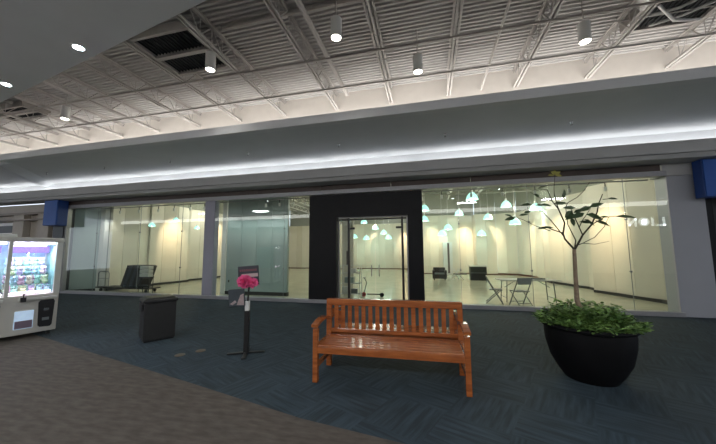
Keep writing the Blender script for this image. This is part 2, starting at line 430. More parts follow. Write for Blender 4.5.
for i, (x, y, d) in enumerate(cl):
    o = cyl if i == 0 else copy_tree(cyl)
    o.location = (x, y, 5.3); tag(o, 'white cylinder lamp hanging from the roof deck, '+d, 'ceiling lamp', 'cylinder lamps under the roof')
    spot('cylinder_beam', (x, y, 5.27), 38, (x, y, 0), 95, (1, .94, .85), .7, .07)
# dark louvre and openings in the deck
def louvre(label, x0, x1, y0, y1, z=6.2, mid=True):
    t = thing('roof_vent', label, 'roof vent', ((x0+x1)/2, (y0+y1)/2, z), 0, 'dark vents in the roof deck')
    hx, hy = (x1-x0)/2, (y1-y0)/2
    fr = MB()
    for a in (-1, 1):
        fr.box(-hx, hx, a*hy-.03, a*hy+.03, 0, .18); fr.box(a*hx-.03, a*hx+.03, -hy, hy, 0, .18)
    if mid: fr.box(-hx, hx, -.05, .05, -.01, .1)
    fr.build('frame', M_['joistd'], t)
    sl = MB(); q = int(2*hx/.09)
    for i in range(q):
        xx = -hx+.05+i*.09; sl.box(xx, xx+.012, -hy, hy, .05, .10)
    sl.box(-hx, hx, -hy, hy, .09, .12)
    sl.build('louvre', M_['ductd'], t)
    return t
louvre('large dark rectangular louvre under the roof left of centre', -5.98, -4.55, 4.41, 5.64, z=5.93)
t = louvre('dark roof opening with silver flexible ducts at the upper right', 4.25, 5.62, 6.2, 7.1, mid=False)
for k, (a, b, c) in enumerate([((-.5, -.3, -.03), (.0, .1, -.12), (.6, .35, -.02)), ((-.3, .3, -.02), (.1, .0, -.1), (.6, -.2, 0)), ((-.6, .0, -.02), (-.1, -.2, -.08), (.3, -.4, .0))]):
    MB().tube([a, b, c], .03, 8).build('flexible_duct', M_['foil'], t, smooth=True)
run('foil_duct', 'silver foil duct elbow beside the dark roof opening', 'duct', (3.55, 5.1, 6.2), (4.2, 6.3, 6.2), .13, M_['foil'])
louvre('small dark roof opening at the far left over the bulkhead', -14.3, -12.6, 6.1, 6.8)

# sprinkler heads under the soffit
sp = thing('fire_sprinkler', '', 'sprinkler', (0, 0, SZ))
MB().lathe([(.001, -.012), (.035, -.010), (.035, 0)], 12).build('escutcheon', M_['chrome'], sp)
MB().tube([(0, 0, -.01), (0, 0, -.07)], .01, 6).lathe([(.001, -.075), (.025, -.075), (.025, -.068), (.001, -.068)], 10).build('deflector', M_['steel'], sp)
for i, x in enumerate([-12.44, -9.91, -7.36, -4.75, -2.14, .45, 3.02]):
    o = sp if i == 0 else copy_tree(sp)
    o.location = (x, 6.8, SZ); tag(o, 'tiny metal sprinkler head under the grey soffit, %s from the left' % ordn[i], 'sprinkler', 'sprinklers under the soffit')

# ------------------------------------------------------------------ shop front
S(box('trim_8', M_['alu'], -13.42, 5.45, 8.03, 8.22, 0, .10, bevel=.006))      # sill
def bay(name, x0, x1, seams):
    t = bpy.data.objects.new(name, None); COL.objects.link(t); t.location = (x0, GY, 0); S(t)
    e = [x0]+seams+[x1]
    for i in range(len(e)-1):
        MB().box(e[i]-x0+.005, e[i+1]-x0-.005, -.006, .006, .10, 3.18).build('glass_pane', M_['glass'], t)
    for s_ in seams:
        MB().box(s_-x0-.004, s_-x0+.004, -.007, .007, .1, 3.18).build('seam', M_['steel'], t)
        f = MB()
        for z in (.98, 2.2): f.tube([(s_-x0, -.02, z), (s_-x0, .02, z)], .022, 10)
        f.build('clamp', M_['steel'], t)
bay('window_1', -13.40, -7.22, [-11.9, -9.89, -8.1])
bay('window_2', -6.80, -3.46, [-4.3])
bay('window_3', -.14, 5.38, [.8, 2.48, 4.55])
S(box('trim_9', M_['pillar2'], -7.20, -6.82, 8.08, 8.30, 0, 3.18, bevel=.008))
S(box('trim_10', M_['alu'], -13.46, -13.38, 8.04, 8.2, .1, 3.18))
# portal
po = MB().box(-3.46, -2.60, 8.06, 8.34, 0, 3.16).box(-.54, -.14, 8.06, 8.34, 0, 3.16).box(-2.60, -.54, 8.06, 8.34, 2.50, 3.16)
S(po.build('door_frame_1', M_['black']))
D = bpy.data.objects.new('door_1', None); COL.objects.link(D); D.location = (-1.58, 8.25, 0); S(D)
fr = MB().box(-1.04, 1.04, -.04, .06, 2.46, 2.52).box(-1.04, 1.04, -.03, .05, 0, .03)
for xx in (-1.02, 1.02): fr.box(xx-.03, xx+.03, -.03, .05, 0, 2.46)
fr.build('frame', M_['alu'], D)
mu = MB()
for xx in (-.70, .87): mu.box(xx-.03, xx+.03, -.03, .05, .03, 2.46)
mu.box(-.99, .99, -.032, .052, 2.40, 2.44)
mu.build('mullion', M_['blackp'], D)
for x0, x1 in ((-.99, -.73), (.90, .99)): MB().box(x0, x1, 0, .012, .03, 2.40).build('glass_pane', M_['glass'], D)
for s_, x0, x1, hx in ((-1, -.67, .08, -.02), (1, .09, .84, .20)):
    d = MB().box(x0+.01, x1-.01, 0, .012, .04, 2.40).build('door_leaf', M_['glass'], D)
    MB().box(x0+.01, x1-.01, -.012, .024, .04, .13).build('bottom_rail', M_['alu'], d)
    MB().box((x0 if s_ < 0 else x1-.15), (x0+.15 if s_ < 0 else x1), -.014, .026, 2.13, 2.19).build('patch_hinge', M_['blackp'], d)
    MB().tube([(hx, 0, 1.09), (hx, -.06, 1.09), (hx, -.06, .78), (hx, 0, .78)], .014, 8).build('door_handle', M_['chrome'], d, smooth=True)

# right pier, blue signs, neighbours
S(box('wall_right_pier', M_['pillar'], 5.40, 6.07, 8.08, 8.45, 0, 3.18, bevel=.006))
S(box('trim_11', M_['fascia'], 5.32, 6.07, 8.05, 8.45, 3.18, 3.455, bevel=.006))
S(box('wall_right', M_['dark'], 6.12, XR, 8.3, 8.5, 0, 3.46))
S(box('trim_12', M_['black'], 6.075, 6.2, 8.1, 8.3, 0, 3.455))
S(box('trim_13', M_['pillar'], 6.5, 6.62, 8.1, 8.3, 0, 3.455))
def sign_box(label, x0, x1, y0, y1, z0, z1):
    t = thing('box_sign', label, 'sign', ((x0+x1)/2, y1, z0), 0, 'blue box signs on the piers')
    hw = (x1-x0)/2
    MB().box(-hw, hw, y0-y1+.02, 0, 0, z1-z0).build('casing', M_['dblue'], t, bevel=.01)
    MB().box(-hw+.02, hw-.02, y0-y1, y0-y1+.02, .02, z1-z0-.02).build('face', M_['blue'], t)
sign_box('blue box sign projecting from the right pier at the right picture edge', 5.84, 7.6, 7.74, 8.0, 2.61, 3.45)
sign_box('blue box sign at the left end of the shop front above the claw machine', -13.95, -13.25, 7.64, 7.98, 2.50, 3.45)
S(box('wall_left_pier', M_['dark'], -14.0, -13.46, 8.0, 8.4, 0, 3.455))
nb = MB().box(XL, -14.0, 8.25, 8.4, 0, 3.46)
for x0, x1 in ((-14.9, -14.3), (-16.3, -15.7), (-19.6, -18.8), (-24, -23)): nb.box(x0, x1, 8.02, 8.25, 0, 3.1)
S(nb.build('wall_left', M_['neigh']))
S(MB().box(XL, -14.0, 7.98, 8.25, 3.02, 3.10).box(XL, -14.0, 7.94, 8.25, 2.78, 2.83).build('trim_14', M_['neighd']))
wn = bpy.data.objects.new('window_4', None); COL.objects.link(wn); wn.location = (-17.5, 8.2, 0); S(wn)
MB().box(-1.2, 1.1, 0, .02, .4, 2.7).build('glass_pane', M_['dark'], wn)
MB().box(-1.25, 1.15, -.03, .02, 2.62, 2.74).box(-1.25, 1.15, -.03, .02, 2.25, 2.32).build('frame', M_['white'], wn)

# ------------------------------------------------------------------ shop interior shell
FY = 24.0
S(box('floor', M_['sfloor'], -14.0, 7.6, GY+.06, FY+.2, -.02, 0))
S(box('ceiling', M_['sceil'], -14.0, 7.6, GY+.3, FY+.2, 5.2, 5.35))
S(box('wall_header', M_['panelup'], -14.0, 7.6, 8.42, 8.52, 3.5, 5.2))
def wall_run(name, pts, h=3.75, base=M_['base'], step=.62, up=True, col='panel', bh=.09):
    """panelled wall along a floor line; vertical seams are part of the mesh"""
    w_ = MB(); bs = MB(); uw = MB()
    for i in range(len(pts)-1):
        a, b = Vector((*pts[i], 0)), Vector((*pts[i+1], 0)); L = (b-a).length; d = (b-a)/L
        nrm = Vector((-d.y, d.x, 0)); k = max(1, round(L/step))
        for q in range(k):
            p0 = a+d*(L*q/k+.006)+nrm*(.10*(q % 2)); p1 = a+d*(L*(q+1)/k-.006)+nrm*(.10*((q+1) % 2))
            c = [p0, p1, b*((q+1)/k)+a*(1-(q+1)/k)-nrm*.05, b*(q/k)+a*(1-q/k)-nrm*.05]
            w_.prism([(v.x, v.y) for v in c], 0, h)
        c = [a-nrm*.03, b-nrm*.03, b-nrm*.12, a-nrm*.12]
        uw.prism([(v.x, v.y) for v in c], 0, 5.2)
        c = [a+nrm*.115, b+nrm*.115, b-nrm*.02, a-nrm*.02]
        bs.prism([(v.x, v.y) for v in c], 0, bh)
    S(w_.build(name, M_[col])); S(uw.build(name, M_['panelup']))
    if base: S(bs.build(name.replace('wall', 'baseboard'), base))
wall_run('wall_shop_right', [(6.40, 8.5), (6.38, 10.0), (5.70, 12.05)])
wall_run('wall_shop_right_rear', [(5.98, 12.1), (5.98, 12.9), (5.42, 14.9), (5.5, 16.2)])
wall_run('wall_shop_right_far', [(5.5, 16.2), (5.6, 18.0), (5.2, 19.2), (4.1, 19.5)], base=M_['baseb'])
wall_run('wall_shop_far', [(4.1, 19.5), (2.9, 19.4), (2.9, 19.9), (1.75, 19.9), (1.75, 19.4), (-.45, 19.4), (-.45, FY)], base=M_['baseb'], bh=.05)
wall_run('wall_shop_far_left', [(-.45, FY), (-6.5, FY), (-6.5, FY-.4), (-7.6, FY-.4), (-7.6, FY), (-12.2, FY)], base=M_['baseb'], bh=.06)
wall_run('wall_shop_left', [(-12.2, FY), (-12.05, 14), (-12.3, 12.6), (-12.0, 12.4), (-12.3, 10.5), (-12.45, 8.95)])
S(MB().prism([(-12.85, 8.85), (-12.62, 8.85), (-12.45, 9.1), (-12.7, 9.1)], 0, 3.7).build('wall_shop_left_column', M_['white']))
S(MB().prism([(-13.6, 8.2), (-12.85, 8.95), (-12.85, 9.1), (-13.7, 9.1)], 0, 3.7).build('wall_shop_left_return', M_['backdrop']))
S(MB().prism([(-13.57, 8.19), (-12.83, 8.93), (-12.85, 8.95), (-13.6, 8.22)], 0, .08).build('baseboard_left_return', M_['base']))
# display backdrop behind the middle window
t = thing('display_panel', 'tall grey-green display panel wall behind the middle window', 'display panel', (-5.87, 9.05, 0))
pm = MB()
for i in range(4): pm.box(-1.2+i*.6+.004, -1.2+(i+1)*.6-.004, 0, .12, .12, 3.6)
pm.build('panel', M_['backdrop'], t)
MB().box(-1.2, 1.2, -.02, .14, 0, .12).build('plinth', M_['base'], t)
MB().box(-1.08, -1.04, -.012, 0, .42, .50).build('socket', M_['blackp'], t)
t = thing('white_column', 'narrow white square column at left behind the middle window', 'column', (-7.28, 9.25, 0))
MB().box(-.09, .09, -.09, .09, .0, 3.9).build('shaft', M_['white'], t, bevel=.004)
t = thing('white_column', 'broad white column at right behind the middle window, beside the black portal', 'column', (-4.02, 9.9, 0))
MB().box(-.17, .17, -.1, .1, 0, 3.9).build('shaft', M_['panel'], t, bevel=.004)
MB().box(-.18, .3, -.13, -.1, .80, .86).build('rail', M_['alu'], t)

# ceiling beams in the shop
for i, y in enumerate([11.3, 15.2]):
    bm = MB(); x0, x1 = (-12.0, 5.3) if y < 16 else (-12.0, -.6 if y > 19.3 else 5.0)
    bm.box(x0, x1, y-.04, y+.04, 4.66, 4.70).box(x0, x1, y-.04, y+.04, 4.3, 4.34)
    xx = x0
    while xx < x1-.6:
        bm.tube([(xx, y, 4.33), (xx+.3, y, 4.67)], .02, 5); bm.tube([(xx+.3, y, 4.67), (xx+.6, y, 4.33)], .02, 5); xx += .6
    tag(bm.build('ceiling_truss', M_['panelup']), 'pale lattice truss under the shop ceiling, %s back from the glass' % ordn[i], 'truss', 'trusses under the shop ceiling')
for i, x in enumerate([-11.5, -9.9, -8.3, -6.7, -5.1, -3.5, -1.9, -.3, 1.3, 2.9, 4.5]):
    bm = MB(); y1 = 23.9 if x < -.5 else 19.3 if x < 4 else 15.8
    bm.box(x-.04, x+.04, 8.6, y1, 5.08, 5.12).box(x-.04, x+.04, 8.6, y1, 4.74, 4.78)
    yy = 8.7
    while yy < y1-.8:
        bm.tube([(x, yy, 4.76), (x, yy+.4, 5.1)], .018, 5); bm.tube([(x, yy+.4, 5.1), (x, yy+.8, 4.76)], .018, 5); yy += .8
    tag(bm.build('ceiling_joist', M_['white']), 'white lattice joist under the shop ceiling running away from the glass, %s from left' % ordn[i], 'joist', 'joists under the shop ceiling')
# pendants
pd = thing('pendant_lamp', '', 'pendant lamp')
MB().lathe([(.045, .34), (.11, .30), (.22, .17), (.27, .0), (.26, .0), (.21, .16), (.10, .28), (.045, .32)], 20, None, True).build('shade', M_['pend'], pd, smooth=True)
MB().ball((0, 0, .10), .10).build('bulb', M_['pendb'], pd, smooth=True)
MB().lathe([(.05, .28), (.06, .42), (.03, .46)], 12).build('cap', M_['white'], pd, smooth=True)
MB().tube([(0, 0, 0), (0, 0, 1)], .008, 6).build('rod', M_['white'], pd, loc=(0, 0, .44))
pts = [((472, 197.5), 3.75), ((506, 205), 3.75), ((459, 213.6), 3.75), ((488, 217.5), 3.65), ((515, 222.4), 3.6), ((535.6, 208), 3.6), ((424.4, 209), 3.7), ((424.4, 219.5), 3.6),
       ((448, 228), 3.1), ((442, 234), 2.75), ((481.5, 234), 2.7), ((364, 222), 3.6), ((375.4, 228), 3.4), ((383.8, 232.8), 3.15), ((388.7, 237.7), 2.75), ((366.3, 238.4), 2.7), ((354.4, 237), 2.75)]
placed = []
for i, ((px, py), z) in enumerate(pts):
    d = CR*((px-358)/FPX)+CU*((222-py)/FPX)+CF
    tt = (z+.1-1.5)/d.z; p = Vector((d.x*tt, d.y*tt, z))
    lim = 18.6 if p.x > -.6 else 23.0
    if p.x > 4.4: lim = 15.5
    if p.y > lim:
        tt = lim/d.y; p = Vector((d.x*tt, lim, 1.5+d.z*tt-.1))
    o = pd if i == 0 else copy_tree(pd)
    o.location = p; placed.append(p)
    [c for c in bpy.data.objects if c.parent == o and c.name.startswith('rod')][0].scale.z = 5.2-p.z-.44
    where = 'seen through the right window' if px > 415 else 'seen through the glass doors'
    desc = ['largest, highest', 'large, second from the right', 'bell-shaped, below and left of the largest', 'bell-shaped, below and between two larger ones', 'small, low at right', 'rightmost, behind the tree twigs', 'upper one beside the black portal', 'lower one beside the black portal', 'small upper one of the low left pair', 'small lower one of the low left pair', 'smallest, above the far counter',
            'green-tinted, high at the left leaf', 'brightest at the centre of the doors', 'third from the left, stepping down', 'lowest at the right of the doors', 'low at the left leaf', 'low by the left mullion'][i]
    tag(o, 'glass pendant lamp %s, %s' % (where, desc), 'pendant lamp', 'pendant lamps in the shop')
for px, py, yy, d in ((152, 224, 9.9, 'left of three'), (176, 219, 10.6, 'middle of three'), (197, 227, 12.4, 'right of three')):
    o = copy_tree(pd); o.location = at(px, py, yy)-Vector((0, 0, .1)); o.scale = (.5, .5, .5)
    [c for c in bpy.data.objects if c.parent == o and c.name.startswith('rod')][0].scale.z = (5.2-o.location.z-.22)/.5
    tag(o, 'small glass pendant lamp seen through the left window, '+d, 'pendant lamp', 'pendant lamps in the shop')
for (x, y) in [(1.9, 12), (4.0, 11.2), (1.9, 16.5), (-3.0, 12), (-3, 17), (-3, 21.5), (-8.3, 11.5), (-8.3, 16), (-8.3, 21), (4.2, 15.5), (-11, 13)]:
    point('pendant_glow', (x, y, 3.6), 47, (1, .95, .81), .22)
# track spots washing the shop walls
def wash(x, y, tx, ty, p=60, z=4.2, tz=2.3, c=(1, .80, .58)): spot('wall_washer', (tx+(x-tx)*.62, ty+(y-ty)*.62, z), p*5, (tx, ty, tz), 52, c, .9, .06)
for (x, y, tx, ty, p) in [(4.7, 10.6, 5.95, 11.4, 26), (4.3, 13.4, 5.62, 14.3, 26), (4.2, 15.3, 5.5, 15.8, 20), (4.2, 17.0, 5.6, 17.4, 24), (3.7, 18.2, 3.9, 19.5, 20), (2.3, 18.5, 2.3, 19.9, 30), (.3, 18.1, .3, 19.4, 18),
        (-1.8, 22.6, -1.8, 24, 30), (-4.2, 22.6, -4.2, 24, 30), (-8.8, 22.6, -8.8, 24, 25), (-10.9, 11.2, -12.25, 11.6, 26), (-10.9, 14, -12.1, 15, 22), (-10.9, 18, -12.1, 19, 22)]:
    spot('wall_washer', (x, y, 3.9), p*13, (tx, ty, 2.0), 46, (1, .74, .48), 1.0, .06)
spot('fill_beam', (-12.0, 8.5, 3.0), 25, (-12.8, 8.95, 1.6), 90, (1, .97, .9), .8, .04)  # fill beam added to brighten the white column at left
# small heads on the track just inside the glass
th = thing('track_spotlight', '', 'spotlight')
MB().tube([(0, 0, .16), (0, 0, .05)], .012, 6).build('stem', M_['blackp'], th)
MB().lathe([(.03, -.05), (.035, .05), (.01, .06)], 12).build('head', M_['white'], th, smooth=True)
for i, x in enumerate([-11.4, -10.5, -9.6, -8.9, -8.2, -7.6, -5.2, -4.7, -4.2, -3.8, .4, 1.2, 2.0, 2.8, 3.6, 4.4]):
    o = th if i == 0 else copy_tree(th)
    o.location = (x, 8.5, 3.02)
    tag(o, 'small track spotlight just inside the shop glass, %s from the left' % ordn[i], 'spotlight', 'track spotlights inside the glass')
for x in (-6.9, -6.3, -5.7, -5.1, -4.6): spot('fill_beam', (x, 8.5, 3.0), 16, (x, 9.0, 1.4), 100, (.9, 1, .97), .8, .04)  # fill beams added to brighten the display panel, not tied to the heads
tag(box('light_track', M_['alu'], -12.9, 5.3, 8.48, 8.52, 3.18, 3.21), 'long thin light track above the shop glass inside', 'light track')

# ------------------------------------------------------------------ furniture seen inside
t = thing('folding_table', 'white-topped folding table behind the right window between two folding chairs', 'table', (2.78, 9.60, 0), .10)
MB().box(-.80, .80, -.30, .30, .61, .635).build('tabletop', M_['steel_l'], t, bevel=.006)
for sx in (-1, 1):
    for sy in (-1, 1):
        MB().tube([(sx*.62, sy*.22, .61), (sx*.66, sy*.24, 0)], .014, 8).build('leg', M_['chairm'], t, smooth=True)
    MB().tube([(sx*.64, -.23, .12), (sx*.64, .23, .12)], .010, 6).tube([(sx*.62, 0, .40), (sx*.28, 0, .61)], .010, 6).build('brace', M_['chairm'], t)
tag(MB().box(-.16, .16, -.1, .1, 0, .03).build('document_folder', M_['blackp'], loc=(3.1, 9.66, .636), rz=.2), 'black folder lying on the white folding table', 'folder')
ch = thing('folding_chair', '', 'chair')
for s in (-1, 1):
    MB().tube([(s*.20, .22, .76), (s*.20, .16, .62), (s*.20, -.20, 0)], .013, 8).build('front_leg', M_['chairm'], ch, smooth=True)
    MB().tube([(s*.18, -.16, .38), (s*.18, .24, 0)], .013, 8).build('rear_leg', M_['chairm'], ch, smooth=True)
MB().box(-.18, .18, -.20, .14, .375, .40).build('seat', M_['chairm'], ch, bevel=.008)
MB().box(-.19, .19, .185, .205, .58, .76, Matrix.Translation((0, -.0, 0))).build('backrest', M_['chairm'], ch, bevel=.008)
MB().tube([(-.19, -.13, .10), (.19, -.13, .10)], .009, 6).tube([(-.18, .16, .09), (.18, .16, .09)], .009, 6).build('stretcher', M_['chairm'], ch)
ch.location = (1.80, 9.12, 0); ch.rotation_euler.z = math.radians(80)
tag(ch, 'grey folding chair seen from the side at the left end of the folding table', 'chair', 'folding chairs at the folding table')
c2 = copy_tree(ch); c2.location = (2.38, 8.80, 0); c2.rotation_euler.z = math.radians(200)
tag(c2, 'grey folding chair in front of the folding table, close behind the glass', 'chair', 'folding chairs at the folding table')

def counter(label, x, y, hw, hd, h, top):
    t = thing('service_counter', label, 'counter', (x, y, 0), 0, 'black counters deep in the shop')
    MB().box(-hw, hw, -hd, hd, 0, h-.05).build('body', M_['blackp'], t, bevel=.01)
    MB().box(-hw-.03, hw+.03, -hd-.03, hd+.03, h-.05, h).build('top', top, t, bevel=.006)
    return t
t = counter('black counter with pale top deep in the shop, in front of the far wall', 2.38, 15.8, .38, .25, .72, M_['steel_l'])
MB().box(-.36, .36, -.27, -.25, .36, .38).build('shelf_edge', M_['steel'], t)
t = thing('armchair', 'low black armchair with grey cushion deep in the shop left of the counter', 'armchair', (.50, 15.5, 0))
MB().box(-.30, .30, -.25, .25, .08, .30).build('seat', M_['blackp'], t, bevel=.02)
MB().box(-.30, .30, .18, .28, .3, .62).build('backrest', M_['blackp'], t, bevel=.02)
for s in (-1, 1): MB().box(s*.30-.05, s*.30+.05, -.25, .25, .08, .50).build('armrest', M_['blackp'], t, bevel=.02)
MB().box(-.23, .23, -.28, .15, .30, .36).build('cushion', M_['steel'], t, bevel=.02)
for sx in (-1, 1):
    for sy in (-1, 1): MB().box(sx*.26-.02, sx*.26+.02, sy*.2-.02, sy*.2+.02, 0, .08).build('foot', M_['blackp'], t)
# low bench plank and wire trestle between them
t = thing('wire_trestle', 'white crossed-leg wire trestle between the armchair and the black counter', 'trestle', (1.35, 15.7, 0))
for s in (-1, 1):
    MB().tube([(s*.35, 0, 0), (-s*.25, 0, .6)], .02, 6).build('leg', M_['white'], t); MB().tube([(s*.12, .2, 0), (-s*.12, .2, .6)], .02, 6).build('leg', M_['white'], t)
MB().box(-.1, .5, -.05, .25, .27, .31).build('shelf', M_['blackp'], t)
t = thing('wall_cabinet', 'tall narrow pale cabinet with dark edge standing at the far wall', 'cabinet', (1.15, 19.1, 0))
MB().box(-.28, .28, -.2, .2, 0, 2.0).build('body', M_['white'], t, bevel=.01)
MB().box(-.02, .10, -.22, -.2, .1, 1.95).build('door_edge', M_['bronze'], t)

# clutter seen behind the left door leaf
t = thing('wire_rack', 'white wire rack of boxes behind the left sidelight of the doors', 'rack', (-2.50, 9.3, 0))
for sx in (-1, 1):
    for sy in (-1, 1): MB().tube([(sx*.32, sy*.15, 0), (sx*.32, sy*.15, 1.05)], .012, 6).build('post', M_['white'], t)
for z in (.12, .45, .78, 1.03):
    q = MB()
    for k in range(7): q.tube([(-.32, -.15+k*.05, z), (.32, -.15+k*.05, z)], .006, 5)
    q.build('shelf', M_['white'], t)
for i, (x, z, w_, h, mt, c) in enumerate([(-.18, .13, .22, .2, 'white', 'white box on the bottom shelf at left of the wire rack'), (.12, .13, .2, .14, 'steel', 'grey box on the bottom shelf at right of the wire rack'), (-.05, .46, .3, .18, 'backdrop', 'grey-green box on the middle shelf of the wire rack'), (.05, .79, .24, .13, 'white', 'white box on the upper shelf of the wire rack')]):
    tag(MB().box(-w_/2, w_/2, -.1, .1, 0, h).build('storage_box', M_[mt], loc=(-2.50+x, 9.3, z+.006), bevel=.006), c, 'box', 'boxes on the wire rack')
t = thing('push_scooter', 'black push scooter with red front wheel lying open behind the doors', 'scooter', (-2.0, 9.5, 0))
for x in (-.12, .48):
    M2 = Matrix.Translation((x, 0, .07)) @ Matrix.Rotation(PI/2, 4, 'X')
    MB().lathe([(.04, -.015), (.07, -.015), (.07, .015), (.04, .015), (.04, -.015)], 16, M2).build('wheel', mat('red_wheel', (.5, .03, .03), .5) if x < 0 else M_['blackp'], t, smooth=True)
MB().beam((0, 0, .09), (.42, 0, .09), .12, .03).build('deck', M_['blackp'], t)
MB().tube([(-.12, 0, .1), (-.02, 0, .45), (-.1, 0, .62)], .015, 6).build('stem', M_['steel'], t)
MB().tube([(-.1, -.15, .62), (-.1, .15, .62)], .014, 6).build('handlebar', M_['blackp'], t)
t = thing('wall_poster', 'dark narrow notice on the white column left of the doors inside', 'poster', (-2.80, 9.95, 0))
MB().box(-.2, .2, 0, .1, 0, 3.9).build('board', M_['panel'], t); MB().box(-.04, .07, -.015, 0, 1.0, 1.5).build('notice', M_['bronze'], t)

# flat cart with folded tables in the left bay
t = thing('platform_cart', 'long black platform cart with hoop handle behind the left window', 'cart', (-11.35, 8.95, 0))
MB().box(-1.3, 1.3, -.25, .25, .13, .18).build('platform', M_['blackp'], t, bevel=.01)
MB().tube([(-1.22, -.2, .18), (-1.22, -.2, .70), (-1.18, -.15, .76), (-1.18+.0, .1, .76), (-1.18, .16, .70), (-1.18, .2, .18)], .012, 8).build('rail', M_['steel'], t, smooth=True)
MB().tube([(-1.22, -.22, .16), (-1.22, -.22, .70), (-1.17, -.22, .76), (-.72, -.22, .76), (-.67, -.22, .70), (-.67, -.22, .16)], .013, 8).tube([(-1.22, -.22, .5), (-.67, -.22, .5)], .009, 6).build('handle', M_['steel'], t, smooth=True)
for sx in (-1.1, 1.1):
    for sy in (-.18, .18):
        MB().lathe([(.001, -.02), (.06, -.02), (.06, .02), (.001, .02)], 14, Matrix.Translation((sx, sy, .06)) @ Matrix.Rotation(PI/2, 4, 'X')).build('wheel', M_['blackp'], t)
for i in range(7):
    xx = -11.45+i*.135
    q = MB(); M2 = Matrix.Translation((0, 0, 0)) @ Matrix.Rotation(math.radians(20), 4, 'Y')
    q.box(0, .118, -.22, .22, .0, .84, M2)
    tag(q.build('folded_table', M_['blackp'] if i % 2 == 0 else mat('dark_blue_grey', (.03, .04, .055), .5), loc=(xx, 8.95, .224), bevel=.006), 'black folded table leaning on the platform cart, %s from the left' % ordn[i], 'folded table', 'folded tables on the platform cart')
t = thing('utility_cart', 'black utility cart at the right end of the platform cart', 'utility cart', (-10.02, 8.55, 0))
for z in (.28, .58): MB().box(-.25, .25, -.1, .1, z, z+.03).build('shelf', M_['blackp'], t)
for sx in (-1, 1):
    for sy in (-1, 1): MB().tube([(sx*.23, sy*.08, .03), (sx*.23, sy*.08, .62)], .012, 6).build('post', M_['blackp'], t)
for i, (z, h, s) in enumerate([(.612, .13, 'lowest'), (.745, .13, 'middle'), (.878, .12, 'topmost')]):
    tag(MB().box(-.2, .2, -.1, .1, 0, h-.01).build('storage_bin', M_['steel_l'], loc=(-10.02, 8.55, z), bevel=.015), 'grey plastic bin stacked on the utility cart, '+s, 'bin', 'bins on the utility cart')

# ------------------------------------------------------------------ double-sided bench
bench = thing('park_bench', 'reddish-brown varnished wooden slatted double-sided bench on the blue carpet', 'bench', (-.49, 3.83, 0), math.radians(1.7))
HW = .838; WD = M_['wood']
for s in (-1, 1):
    x = s*HW
    for d in (-1, 1):
        MB().box(x-.03, x+.03, d*.52-.03, d*.52+.03, 0, .60).build('leg', WD, bench, bevel=.006)
        a = MB(); n_ = 9; pr = []
        for k in range(n_+1):
            u = k/n_; pr.append((d*(.575-.525*u), .635+.035*math.sin(u*PI*.9)-.03*u**4))
        for k in range(n_): a.beam((x, pr[k][0], pr[k][1]), (x, pr[k+1][0], pr[k+1][1]), .075, .032)
        a.build('armrest', WD, bench)
        MB().beam((x, d*.49, .17), (x, d*.03, .17), .035, .05).build('stretcher', WD, bench, bevel=.004)
        MB().beam((x, d*.49, .37), (x, d*.03, .37), .035, .07).build('side_rail', WD, bench, bevel=.004)
    MB().box(x-.032, x+.032, -.035, .035, 0, .86).build('leg', WD, bench, bevel=.006)
for d in (-1, 1):
    for k in range(6):
        y = d*(.075+k*.086)
        z = .397
        MB().box(-HW+.032, HW-.032, y-.0405, y+.0405, z, z+.022).build('seat_slat', WD, bench, bevel=.005)
    MB().box(-HW+.02, HW-.02, d*.53-.015, d*.53+.015, .325, .40).build('front_rail', WD, bench, bevel=.004)
MB().box(-HW-.02, HW+.02, -.045, .045, .78, .865).build('top_rail', WD, bench, bevel=.01)
MB().box(-HW+.03, HW-.03, -.022, .022, .43, .48).build('lower_rail', WD, bench, bevel=.005)
NS = 17
for k in range(NS):
    x = -HW+.10+(2*HW-.20)*k/(NS-1)
    MB().box(x-.027, x+.027, -.012, .012, .47, .79).build('back_slat', WD, bench, bevel=.003)

# ------------------------------------------------------------------ bin, sign stand, floor plates
bn = thing('litter_bin', 'square black litter bin standing on the carpet near the sign stand', 'bin', (-4.70, 4.28, 0), math.radians(-33)); bn.scale = (1.13, 1.13, 1.07)
MB().prism([(-.205, -.205), (.205, -.205), (.205, .205), (-.205, .205)], 0.02, .60).build('body', M_['binm'], bn, bevel=.012)
MB().box(-.19, .19, -.19, .19, 0, .02).build('plinth', M_['blackp'], bn)
tp = MB(); h = .225
tp.add([(-h, -h, .60), (h, -h, .60), (h, h, .60), (-h, h, .60), (-h, -h, .645), (h, -h, .645), (h, h, .645), (-h, h, .645), (-.17, -.17, .672), (.17, -.17, .672), (.17, .17, .672), (-.17, .17, .672)],
       [(3, 2, 1, 0), (0, 1, 5, 4), (1, 2, 6, 5), (2, 3, 7, 6), (3, 0, 4, 7), (4, 5, 9, 8), (5, 6, 10, 9), (6, 7, 11, 10), (7, 4, 8, 11), (8, 9, 10, 11)])
tp.build('lid', M_['blackp'], bn, bevel=.012)
MB().box(-.15, .15, -.232, -.222, .47, .58).build('flap', M_['blackp'], bn, bevel=.004)

